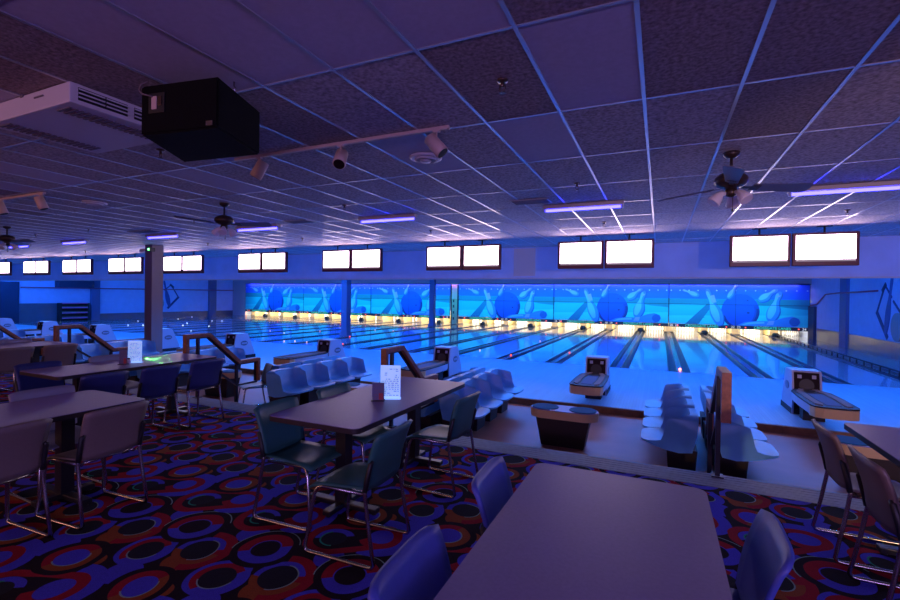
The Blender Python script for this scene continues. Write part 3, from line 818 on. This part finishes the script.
def chair(backx, y, face, colr, label, z=ZC, rz=0.0, group=None):
    x = backx + .275 if face > 0 else backx - .275
    o = dup(ch0, (x, y, z), (0 if face > 0 else PI) + rz, label, group)
    if colr != 'sh_blue': recolour(o, ('backrest', 'seat'), colr)
    return o
g = 'chairs around the dining tables'
CH = [(-.74, 2.10, 1, 'sh_blue', 'blue plastic chair left of the closest bare table, at its far end', .05),
      (-.73, 1.30, 1, 'sh_blue', 'blue plastic chair left of the closest bare table, cut by the bottom edge', .03),
      (.39, 1.98, -1, 'sh_blue', 'blue plastic chair on the right side of the closest bare table', -.03),
      (-2.67, 2.68, 1, 'sh_teal', 'teal chair at the near left corner of the table with the white menu', 0.04),
      (-2.68, 3.36, 1, 'sh_teal', 'teal chair on the far left side of the table with the white menu', 0.0),
      (-1.50, 2.50, -1, 'sh_teal', 'teal chair at the near right corner of the table with the white menu', .03),
      (-1.44, 3.62, -1, 'sh_teal', 'teal chair on the far right side of the table with the white menu', -.06),
      (1.0, 3.83, 1, 'sh_rose', 'tan chair at the right-edge table, the one farther from the camera', 0.0),
      (1.02, 3.21, 1, 'sh_rose', 'tan chair at the right-edge table, nearer the camera and cut by the frame', 0.0),
      (-3.53, 2.02, -1, 'sh_tan', 'tan chair with its back turned, at the right end of the left-edge table', .06),
      (-3.58, 1.43, -1, 'sh_tan', 'tan chair with its back turned, cut by the left frame edge', 0.04),
      (-4.71, 2.10, 1, 'sh_lav', 'pale grey chair on the far side of the left-edge table', -.04),
      (-5.09, 2.80, -1, 'sh_navy', 'dark blue chair with its back turned, nearest of three at the laser-lit table', .03),
      (-5.07, 3.38, -1, 'sh_navy', 'dark blue chair with its back turned, middle of three at the laser-lit table', 0.0),
      (-5.07, 3.97, -1, 'sh_navy', 'dark blue chair with its back turned, farthest of three at the laser-lit table', -.03),
      (-6.46, 2.85, 1, 'sh_navy', 'dark blue chair on the far side of the laser-lit table, nearer the camera', 0.0),
      (-6.50, 3.60, 1, 'sh_lav', 'pale grey chair on the far side of the laser-lit table behind the cup', 0.0),
      (-8.44, 3.46, -1, 'sh_tan', 'tan chair with its back turned at the farthest left table, cut by the frame', 0.0),
      (-8.42, 4.01, -1, 'sh_tan', 'tan chair with its back turned at the right end of the farthest left table', 0.0),
      (-9.90, 4.05, 1, 'sh_lav', 'pale grey chair behind the farthest left table', 0.0)]
for i, (bx, y, f, c, l, rz) in enumerate(CH): chair(bx, y, f, c, l, ZC, rz, g)
chair(-6.74 + .275, 6.20, -1, 'sh_black', 'black chair standing on the lower floor beside the third handrail from the right', ZB, 1.05, g)
for o in [ch0] + list(ch0.children): bpy.data.objects.remove(o)

# ------------------------------------------------------------------ things on the tables
def menu(x, y, rz, w, h, z, label, dark=False):
    t = thing('menu_card', label, 'menu', (x, y, z), rz)
    c = MB(); c.box(-w / 2, -.003, .004, w / 2, .003, h); c.build('card', 'menudark' if dark else 'menu', t)
    f = MB(); f.box(-w / 2 - .004, -.035, 0, w / 2 + .004, .035, .006); f.build('stand', 'black' if dark else 'menu', t)
    k = MB(); r = random.Random(int(h * 1000))
    n = 14 if not dark else 7
    for i in range(n):
        zz = h * (.10 + .84 * i / n); a = -w * (.40 - r.random() * .12)
        while a < w * .38:
            b = min(a + w * (.05 + r.random() * .12), w * .42)
            if r.random() < .7: k.box(a, -.0042, zz, b, -.003, zz + h * .018)
            a = b + w * .05
    k.build('print', 'ink' if not dark else 'trackgrey', t)
    if dark:
        q = MB(); q.box(w * .05, -.0045, h * .06, w * .42, -.003, h * .42); q.build('picture', 'menured', t)
    return t
ZT = ZC + .745
menu(-2.08, 3.37, .46, .17, .285, ZT, 'tall white printed menu card standing on the table with teal chairs')
menu(-2.13, 3.26, .46, .10, .15, ZT, 'small dark menu card in front of the tall white menu', True)
menu(-5.95, 3.61, .62, .155, .27, ZT, 'tall white printed menu card standing on the laser-lit table with blue chairs')
menu(-5.91, 3.45, .62, .085, .18, ZT, 'small dark upright menu beside the white menu on the laser-lit table', True)
t = thing('salt_shaker', 'small white shaker between the dark and white menus on the laser-lit table', 'shaker', (-5.92, 3.52, ZT))
m = MB(); m.lathe([(.02, 0), (.022, .04), (.016, .055)], n=12); m.build('body', 'shaker', t)
m = MB(); m.lathe([(.017, .055), (.015, .068), (.005, .072)], n=12); m.build('cap', 'chrome', t)

# ------------------------------------------------------------------ ceiling things
FX = [2.09, -1.11, -4.57, -7.86, -11.3, -15.2, -18.46]
FY = [7.25, 7.30, 7.22, 7.28, 7.50, 7.53, 7.63]
def make_fixture():
    t = thing('blacklight_fixture', 'x', 'light fixture')
    b = MB(); b.box(-.60, -.065, -.055, .60, .065, 0, .006); b.build('housing', 'housing', t)
    b = MB(); b.cyl((-.56, 0, -.078), (.56, 0, -.078), .019, 12); b.build('tube', 'tube', t)['label'] = 'glowing violet tube'
    for s in (-1, 1):
        b = MB(); b.box(s * .585 - .012, -.02, -.10, s * .585 + .012, .02, -.055); b.build('lamp_holder', 'white', t)
    return t
fx0 = make_fixture()
for k, x in enumerate(FX):
    o = fx0 if k == 0 else dup(fx0, (0, 0, 0))
    o.location = (x, FY[k], H - .006); o['label'] = 'glowing violet strip light on the ceiling, %s from the right' % ORD[k]; o['group'] = 'violet strip lights'
def make_fan():
    t = thing('ceiling_fan', 'x', 'ceiling fan')
    b = MB(); b.lathe([(.075, 0), (.07, -.03), (.03, -.06)], n=20); b.build('canopy', 'bronze', t)
    b = MB(); b.cyl((0, 0, -.05), (0, 0, -.20), .014, 12); b.build('downrod', 'bronze', t)
    b = MB(); b.lathe([(.03, -.19), (.10, -.21), (.145, -.25), (.15, -.29), (.12, -.33), (.07, -.35), (.05, -.36)], n=24); b.build('motor', 'bronze', t)
    for k in range(3):
        a = k * 2 * PI / 3
        R = Matrix.Rotation(a, 4, 'Z') @ Matrix.Translation((0, 0, -.335)) @ Matrix.Rotation(math.radians(-17), 4, 'X')
        b = MB()
        pl = [(.20, -.055), (.72, -.085), (.765, -.07), (.78, 0), (.765, .07), (.72, .085), (.20, .055)]
        b.prism(pl, -.004, .004); bmesh.ops.transform(b.bm, matrix=R, verts=b.bm.verts); bl = b.build('blade', 'blade', t)
        b = MB(); b.box(.11, -.018, -.008, .28, .018, -.004); b.box(.20, -.04, -.009, .28, .04, -.005); bmesh.ops.transform(b.bm, matrix=R, verts=b.bm.verts); b.build('blade_iron', 'bronze', bl)
    b = MB(); b.lathe([(.05, -.36), (.055, -.40), (.04, -.43), (.01, -.44)], n=18); kit = b.build('light_kit', 'bronze', t)
    for k in range(3):
        a = k * 2 * PI / 3 + .9; c, s = math.cos(a), math.sin(a)
        b = MB(); b.tube([(c * .05, s * .05, -.40), (c * .085, s * .085, -.405), (c * .11, s * .11, -.43), (c * .155, s * .155, -.485), (c * .165, s * .165, -.497)], [.02, .028, .045, .065, .06], 14)
        b.build('lamp_shade', 'glass', kit)
    b = MB(); b.cyl((0.02, 0, -.44), (.02, 0, -.56), .003, 6); b.cyl((.02, 0, -.56), (.02, 0, -.58), .009, 8); b.build('pull_chain', 'brass', kit)
    return t
fan0 = make_fan()
FL = [(0.62, 5.29, .43, 'dark bronze ceiling fan near the right, beside the longest violet strip light'), (-6.45, 5.29, .40, 'dark bronze ceiling fan left of the middle, behind the black loudspeaker'),
      (-13.6, 5.4, .2, 'dark bronze ceiling fan at the far left above the left televisions')]
for k, (x, y, rz, l) in enumerate(FL):
    o = fan0 if k == 0 else dup(fan0, (0, 0, 0))
    o.location = (x, y, H - .006); o.rotation_euler = (0, 0, rz); o['label'] = l; o['group'] = 'ceiling fans'
# sprinklers
def make_spr():
    t = thing('sprinkler_head', 'x', 'sprinkler')
    b = MB(); b.lathe([(.04, 0), (.038, -.012), (.014, -.016)], n=16); b.build('escutcheon', 'brass', t)
    b = MB(); b.lathe([(.013, -.012), (.013, -.045), (.008, -.05)], n=10); b.tube([(-.018, 0, -.04), (-.02, 0, -.06), (-.006, 0, -.082)], .004, 6); b.tube([(.018, 0, -.04), (.02, 0, -.06), (.006, 0, -.082)], .004, 6); b.build('body', 'brass', t)
    b = MB(); b.lathe([(.008, -.08), (.024, -.085), (.024, -.089)], n=14); b.build('deflector', 'brass', t)
    return t
SPR = [[(-.99, 2.98), (-4.69, 3.08)], [(-.98, 6.0), (-4.68, 6.1), (-8.4, 6.2), (-12.15, 6.3), (-14.67, 6.4)], [(2.68, 9.25), (-.99, 9.2), (-4.63, 9.1), (-8.42, 9.25), (-12.0, 9.3), (-18.7, 9.6)]]
RN = ['row nearest the camera', 'middle row', 'row nearest the televisions']
sp0 = make_spr(); first = True
for r, row in enumerate(SPR):
    for k, (x, y) in enumerate(row):
        o = sp0 if first else dup(sp0, (0, 0, 0)); first = False
        o.location = (x, y, H - .0); o['label'] = 'brass ceiling sprinkler, %s from the right in the %s' % (ORD[k], RN[r]); o['group'] = 'ceiling sprinklers'
# vents
def vent(x, y, w, d, label, m1='louver'):
    t = thing('ceiling_vent', label, 'vent', (x, y, H - .006))
    b = MB(); b.box(-w / 2, -d / 2, -.012, w / 2, d / 2, 0); b.build('frame', 'housing', t)
    b = MB()
    for k in range(5): b.box(-w * .44, -d * .42 + k * d * .18, -.02, w * .44, -d * .42 + k * d * .18 + d * .08, -.012)
    b.build('slats', m1, t)
    b = MB(); b.box(-w * .46, -d * .46, -.013, w * .46, d * .46, -.012); b.build('opening', 'black', t)
vent(-1.80, 6.85, .58, .30, 'square dark ceiling vent beside the second violet strip light')
vent(-6.55, 7.12, .58, .30, 'square dark ceiling vent between the third and fourth violet strip lights')
vent(-11.2, 7.0, .9, .30, 'wide dark ceiling vent behind the fifth violet strip light')
t = thing('round_diffuser', 'round white ceiling diffuser behind the end of the right light track', 'vent', (-2.26, 4.30, H - .006))
b = MB(); b.lathe([(.17, 0), (.165, -.02), (.13, -.025)], n=28); b.build('flange', 'ac', t)
b = MB(); b.lathe([(.12, -.025), (.10, -.045), (.09, -.03)], n=28); b.lathe([(.07, -.03), (.05, -.055), (.01, -.057)], n=28); b.build('cone', 'ac', t)
t = thing('round_diffuser', 'round pale ceiling diffuser above the left light track', 'vent', (-8.44, 4.46, H - .006))
b = MB(); b.lathe([(.17, 0), (.165, -.02), (.13, -.025)], n=28); b.build('flange', 'ac', t)
b = MB(); b.lathe([(.12, -.025), (.10, -.045), (.09, -.03)], n=28); b.build('cone', 'ac', t)
# track lights
def track(x0, x1, y, heads, label):
    t = thing('track_light', label, 'track light', (0, 0, 0))
    b = MB(); b.box(x0, y - .018, H - .035, x1, y + .018, H - .006); b.build('track', 'tanmetal', t)
    for (x, az, el) in heads:
        b = MB(); b.cyl((x, y, H - .035), (x, y, H - .14), .009, 10); b.box(x - .03, y - .017, H - .05, x + .03, y + .017, H - .033); st = b.build('stem', 'tanmetal', t)
        d = Vector((math.cos(az) * math.cos(el), math.sin(az) * math.cos(el), -math.sin(el))); c = Vector((x, y, H - .165))
        b = MB(); b.tube([c - d * .10, c - d * .095, c + d * .085, c + d * .09], [.042, .058, .062, .056], 18); hd = b.build('head', 'tanmetal', t)
        b = MB(); b.tube([c + d * .0895, c + d * .092], [.053, .053], 18); b.build('lens', 'maroon', hd)
track(-4.20, -1.66, 3.58, [(-1.78, .15, .85), (-2.80, -1.15, .85), (-3.85, 3.5, 1.05)], 'beige three-head light track right of the loudspeaker')
track(-9.9, -8.30, 3.72, [(-8.38, .9, 1.2), (-9.55, .9, 1.2)], 'beige two-head light track at the left frame edge')
# loudspeaker
def plan(x, y): return (x, y)
t = thing('loudspeaker', 'large black loudspeaker box hung from the ceiling', 'loudspeaker', (-2.95, 2.26, 3.03))
q = [(-3.17, 1.945), (-2.56, 2.045), (-2.62 + .0, 2.58), (-3.50, 2.49)]
q = [(-3.17, 1.945), (-2.56, 2.045), (-2.76, 2.57), (-3.50, 2.49)]
b = MB(); b.prism([(x + 2.95, y - 2.26) for x, y in q], 0, .325); bmesh.ops.bevel(b.bm, geom=b.bm.edges[:], offset=.012, segments=2, affect='EDGES'); b.build('cabinet', 'blackwood', t)
u = (Vector((q[1][0] - q[0][0], q[1][1] - q[0][1], 0))).normalized(); nrm = Vector((u.y, -u.x, 0))
def on_face(a, z, w, h, d, name, m):
    c = Vector((q[0][0] + 2.95, q[0][1] - 2.26, z)) + u * a
    Mx = Matrix.Translation(c + nrm * d / 2) @ Matrix(((u.x, nrm.x, 0, 0), (u.y, nrm.y, 0, 0), (0, 0, 1, 0), (0, 0, 0, 1)))
    b = MB(); b.box(-w / 2, -d / 2, -h / 2, w / 2, d / 2, h / 2, .002); bmesh.ops.transform(b.bm, matrix=Mx, verts=b.bm.verts); return b.build(name, m, t)
pn = on_face(.135, .20, .13, .13, .006, 'terminal_plate', 'black')
on_face(.12, .20, .04, .085, .012, 'label', 'tanmetal'); on_face(.165, .21, .03, .06, .012, 'socket', 'brass')
on_face(.56, .03, .05, .03, .012, 'corner_latch', 'chrome')
b = MB(); b.tube([(.24, .03, .325), (.24, .03, .36), (.255, .03, .375), (.24, .03, .39), (.24, .03, H - 3.03)], .006, 8); b.build('eye_bolt', 'chrome', t)
b = MB(); b.tube([(-.30, .05, .325), (-.30, .05, H - 3.03)], .006, 8); b.build('eye_bolt', 'chrome', t)
b = MB(); c0 = Vector((q[0][0] + 2.95, q[0][1] - 2.26, .24)) + u * .11 + nrm * .01
b.tube([c0, c0 + nrm * .03 - u * .05 + Vector((0, 0, .01)), c0 - u * .09 + nrm * .02 + Vector((0, 0, .04)), c0 - u * .10 + Vector((0, 0, .09)), c0 - u * .07 - nrm * .03 + Vector((0, 0, .12))], .006, 8); b.build('cable', 'trackgrey', t)
# air conditioning cassette
t = thing('air_conditioner', 'white ceiling air conditioner with louvred strips beside the loudspeaker', 'air conditioner', (-4.3, 2.2, 3.30))
b = MB(); b.box(-.62, -.38, 0, .55, .42, .144, .008); b.build('body', 'ac', t)
b = MB(); 
for a, c in ((-.30, .02), (.08, .40)): b.box(.548, a - .03, .03, .556, c - .02, .118)
b.build('side_grille', 'black', t)
b = MB()
for k in range(3):
    for a, c in ((-.33, -.16), (-.15, .02), (.05, .21), (.22, .38)): b.box(.556, a, .046 + k * .028, .562, c, .055 + k * .028)
b.build('grille_fins', 'ac', t)
for x in (.36, -.46):
    b = MB()
    for k in range(16): b.box(x - .08, -.33 + k * .042, -.008, x + .08, -.31 + k * .042, 0)
    b.build('louver', 'louver', t)
b = MB(); b.box(.10, -.388, .09, .22, -.382, .10); b.box(-.1, -.386, .13, -.06, -.38, .15); b.build('hinge', 'louver', t)
# laser projector on the first column
t = thing('laser_projector', 'small black laser projector with a green beam on the tall left column', 'projector', (-13.98, 8.95, 3.28))
b = MB(); b.box(-.06, -.10, -.06, .06, .06, .06, .006); b.build('casing', 'black', t)
b = MB(); b.cyl((0, -.10, 0), (0, -.115, 0), .03, 14); b.build('lens', 'green', t)
b = MB(); b.box(-.10, -.02, -.02, -.06, .02, .02); b.build('bracket', 'black', t)
t = thing('security_camera', 'small beige camera on the left side of the tall left column', 'camera', (-14.62, 9.1, 3.30))
b = MB(); b.cyl((0, .08, 0), (0, -.10, -.03), .05, 14); b.build('housing', 'tanmetal', t)
b = MB(); b.cyl((0, .03, 0), (.23, .03, 0), .015, 8); b.build('arm', 'tanmetal', t)

# ------------------------------------------------------------------ wall murals and the far-left ball rack
def wall_mural(x, s, y0, zs, label, flip=1):
    t = thing('wall_mural', label, 'mural', (x, y0, 0))
    def part(name, poly, m_, d):
        b = MB(); b.prism(poly, 0, s * d, 'YZ'); return b.build(name, m_, t)
    def bar(name, segs):
        b = MB()
        for p, q_, w in segs:
            p, q_ = Vector(p), Vector(q_); d = (q_ - p).normalized(); n = Vector((-d.y, d.x)) * w / 2; p -= d * w * .3; q_ += d * w * .3
            b.prism([tuple(p + n), tuple(q_ + n), tuple(q_ - n), tuple(p - n)], 0, s * .02, 'YZ')
        b.build(name, 'm_line', t)
    bar('diamond_outline', [((1.0, 2.2), (1.55, 2.65), .07), ((1.5, 2.66), (1.75, 2.45), .16), ((1.55, 2.65), (2.2, 1.63), .09), ((2.2, 1.63), (1.3, .75), .17)])
    bar('diamond_stroke', [((.85, 2.05), (.0, 1.45), .08)])
    part('pin', pin_shape((.95, 2.98), (1.42, .85), .36), 'm_pin', .03)
    part('ball', ell(.5, 1.15, .46, .50), 'm_ball', .04)
    return t
wall_mural(XR, -1, 20.55, 1, 'bowling pin, ball and diamond mural on the right side wall', 1)
wall_mural(XL, 1, 23.6, 1, 'bowling pin, ball and diamond mural on the left side wall', 1)
t = thing('ball_rack', 'dark red ball rack against the far left wall', 'rack', (XL + .35, 18.05, 0))
b = MB(); b.box(-.25, -.85, 0, .2, -.78, 1.2); b.box(-.25, .74, 0, .2, .81, 1.2); b.box(-.25, -.78, 0, -.2, .74, 1.2); b.build('cabinet', 'black', t)
for z in (.15, .5, .85, 1.15):
    b = MB(); b.box(-.2, -.78, z, .2, .74, z + .06); b.build('shelf', 'rackred', t)
    if z < 1.1:
        b = MB(); b.box(.16, -.78, z + .06, .2, .74, z + .14); b.build('ledge', 'trackgrey', t)

LASER = [((-6.26, 3.93), (-5.60, 3.73), .00028), ((-5.93, 3.80), (-6.29, 4.24), .0002), ((-6.29, 4.24), (-5.60, 3.85), .00014)]
# ------------------------------------------------------------------ lights
def area(name, loc, rot, sx, sy, col, watts, spread=None):
    l = bpy.data.lights.new(name, 'AREA'); l.shape = 'RECTANGLE'; l.size = sx; l.size_y = sy; l.color = col; l.energy = watts
    if spread: l.spread = spread
    o = bpy.data.objects.new(name, l); COL.objects.link(o); o.location = loc; o.rotation_euler = rot; return o
XM, XW = (XR + XL) / 2, XR - XL
# blue blacklight battens behind the header: one row turned to the approach, one to the lanes
area('approach_blacklights', (XM, YH + .31, 2.588), (math.radians(-68), 0, 0), XW - 1, .05, (0.02, 0.20, 1.0), 2300)
area('lane_blue_lights', (XM, YH + .40, 2.75), (math.radians(74), 0, 0), XW - 1, .10, (0.02, 0.18, 1.0), 1700)
for y, w in ((17.0, 420), (21.0, 460), (25.0, 480)):
    area('lane_blue_lights', (XM, y, 3.35), (math.radians(15), 0, 0), XW - 2, .15, (0.02, 0.18, 1.0), w)  # unseen rows added so the blue holds along the lanes
# violet batten above the mural, added unseen fill washing the mural
area('mural_blacklights', (-13.8, 31.07, 2.925), (math.radians(10), 0, 0), 41.6, .04, (0.42, 0.20, 1.0), 240)
area('mural_fill', (-13.8, 28.6, 3.25), (math.radians(56), 0, 0), 40.5, .10, (0.02, 0.70, 1.0), 380, math.radians(64))
# warm pin-deck lights behind the masking
area('pin_deck_lights', (XM, 31.52, .80), (math.radians(40), 0, 0), XW - 2, .10, (1.0, 0.84, 0.54), 2600)
# added fill behind the camera: violet up at the ceiling, warm from the left
area('ceiling_fill', (3.5, -5.0, 2.2), (math.radians(114), 0, 0), 9, .5, (0.50, 0.31, 0.90), 400)
area('warm_fill', (-9.0, -4.0, 2.6), (math.radians(80), 0, math.radians(-20)), 6, .4, (1.0, 0.42, 0.28), 120)
def spot(name, loc, to, col, watts, deg, blend=.6, soft=.15):
    l = bpy.data.lights.new(name, 'SPOT'); l.color = col; l.energy = watts; l.spot_size = math.radians(deg); l.spot_blend = blend; l.shadow_soft_size = soft
    o = bpy.data.objects.new(name, l); COL.objects.link(o); o.location = loc
    o.rotation_euler = (Vector(to) - Vector(loc)).to_track_quat('-Z', 'Y').to_euler(); return o
spot('counter_spot', (3.9, -2.0, 2.05), (1.2, 11.0, 1.9), (1.0, 0.62, 0.36), 560, 42, .4, .12)
# the laser's figure on the table
ls = spot('laser_beam', (-13.98, 8.83, 3.28), (-5.75, 3.8, 1.11), (1, 1, 1), 5000, 8, .1, .004)
bpy.context.view_layer.update()
inv = ls.matrix_world.inverted()
def lp(x, y):
    p = inv @ Vector((x, y, 1.105)); return (p.x / -p.z, p.y / -p.z)
ls.data.use_nodes = True; nt = ls.data.node_tree; NV.nt = nt
tc = nt.nodes.new('ShaderNodeTexCoord'); sp = nt.nodes.new('ShaderNodeSeparateXYZ'); nt.links.new(tc.outputs['Normal'], sp.inputs[0])
zz_ = NV(sp.outputs['Z']); px_ = NV.op('DIVIDE', NV(sp.outputs['X']), NV.op('ABSOLUTE', zz_)); py_ = NV.op('DIVIDE', NV(sp.outputs['Y']), NV.op('ABSOLUTE', zz_))
tot = None
for (a, b, w) in LASER:
    (ax, ay), (bx, by) = lp(*a), lp(*b); L2 = (bx - ax) ** 2 + (by - ay) ** 2
    tt = NV.op('MINIMUM', NV.op('MAXIMUM', ((px_ - ax) * (bx - ax) + (py_ - ay) * (by - ay)) * (1 / L2), 0.0), 1.0)
    dx = px_ - (tt * (bx - ax) + ax); dy = py_ - (tt * (by - ay) + ay)
    k = NV.op('SQRT', dx * dx + dy * dy) < w
    tot = k if tot is None else NV.op('MAXIMUM', tot, k)
em = [n for n in nt.nodes if n.type == 'EMISSION'][0]; em.inputs['Color'].default_value = (0.12, 1.0, 0.15, 1)
nt.links.new(tot.s, em.inputs['Strength'])
W = bpy.data.worlds.new('World'); S.world = W; W.use_nodes = True
W.node_tree.nodes['Background'].inputs[0].default_value = (0.01, 0.008, 0.03, 1); W.node_tree.nodes['Background'].inputs[1].default_value = 1.0

# ------------------------------------------------------------------ camera
f, yaw, pitch, roll = 461.2, 0.427, -0.0065, 0.0145
fw = Vector((-math.sin(yaw) * math.cos(pitch), math.cos(yaw) * math.cos(pitch), math.sin(pitch)))
r0 = Vector((math.cos(yaw), math.sin(yaw), 0)); u0 = r0.cross(fw)
rt = r0 * math.cos(roll) + u0 * math.sin(roll); up = u0 * math.cos(roll) - r0 * math.sin(roll)
cd = bpy.data.cameras.new('Camera'); cd.sensor_width = 36.0; cd.lens = f / 900 * 36; cd.clip_start = 0.05; cd.clip_end = 200
cam = bpy.data.objects.new('Camera', cd); COL.objects.link(cam)
mx = Matrix((rt, up, -fw)).transposed().to_4x4(); mx.translation = (0, 0, CZ); cam.matrix_world = mx
S.camera = cam
vs = S.view_settings; vs.view_transform = 'Standard'; vs.look = 'None'; vs.exposure = 0.0; vs.gamma = 1.0; vs.use_curve_mapping = False
S.cycles.use_denoising = True
S.cycles.max_bounces = 8; S.cycles.sample_clamp_indirect = 6.0
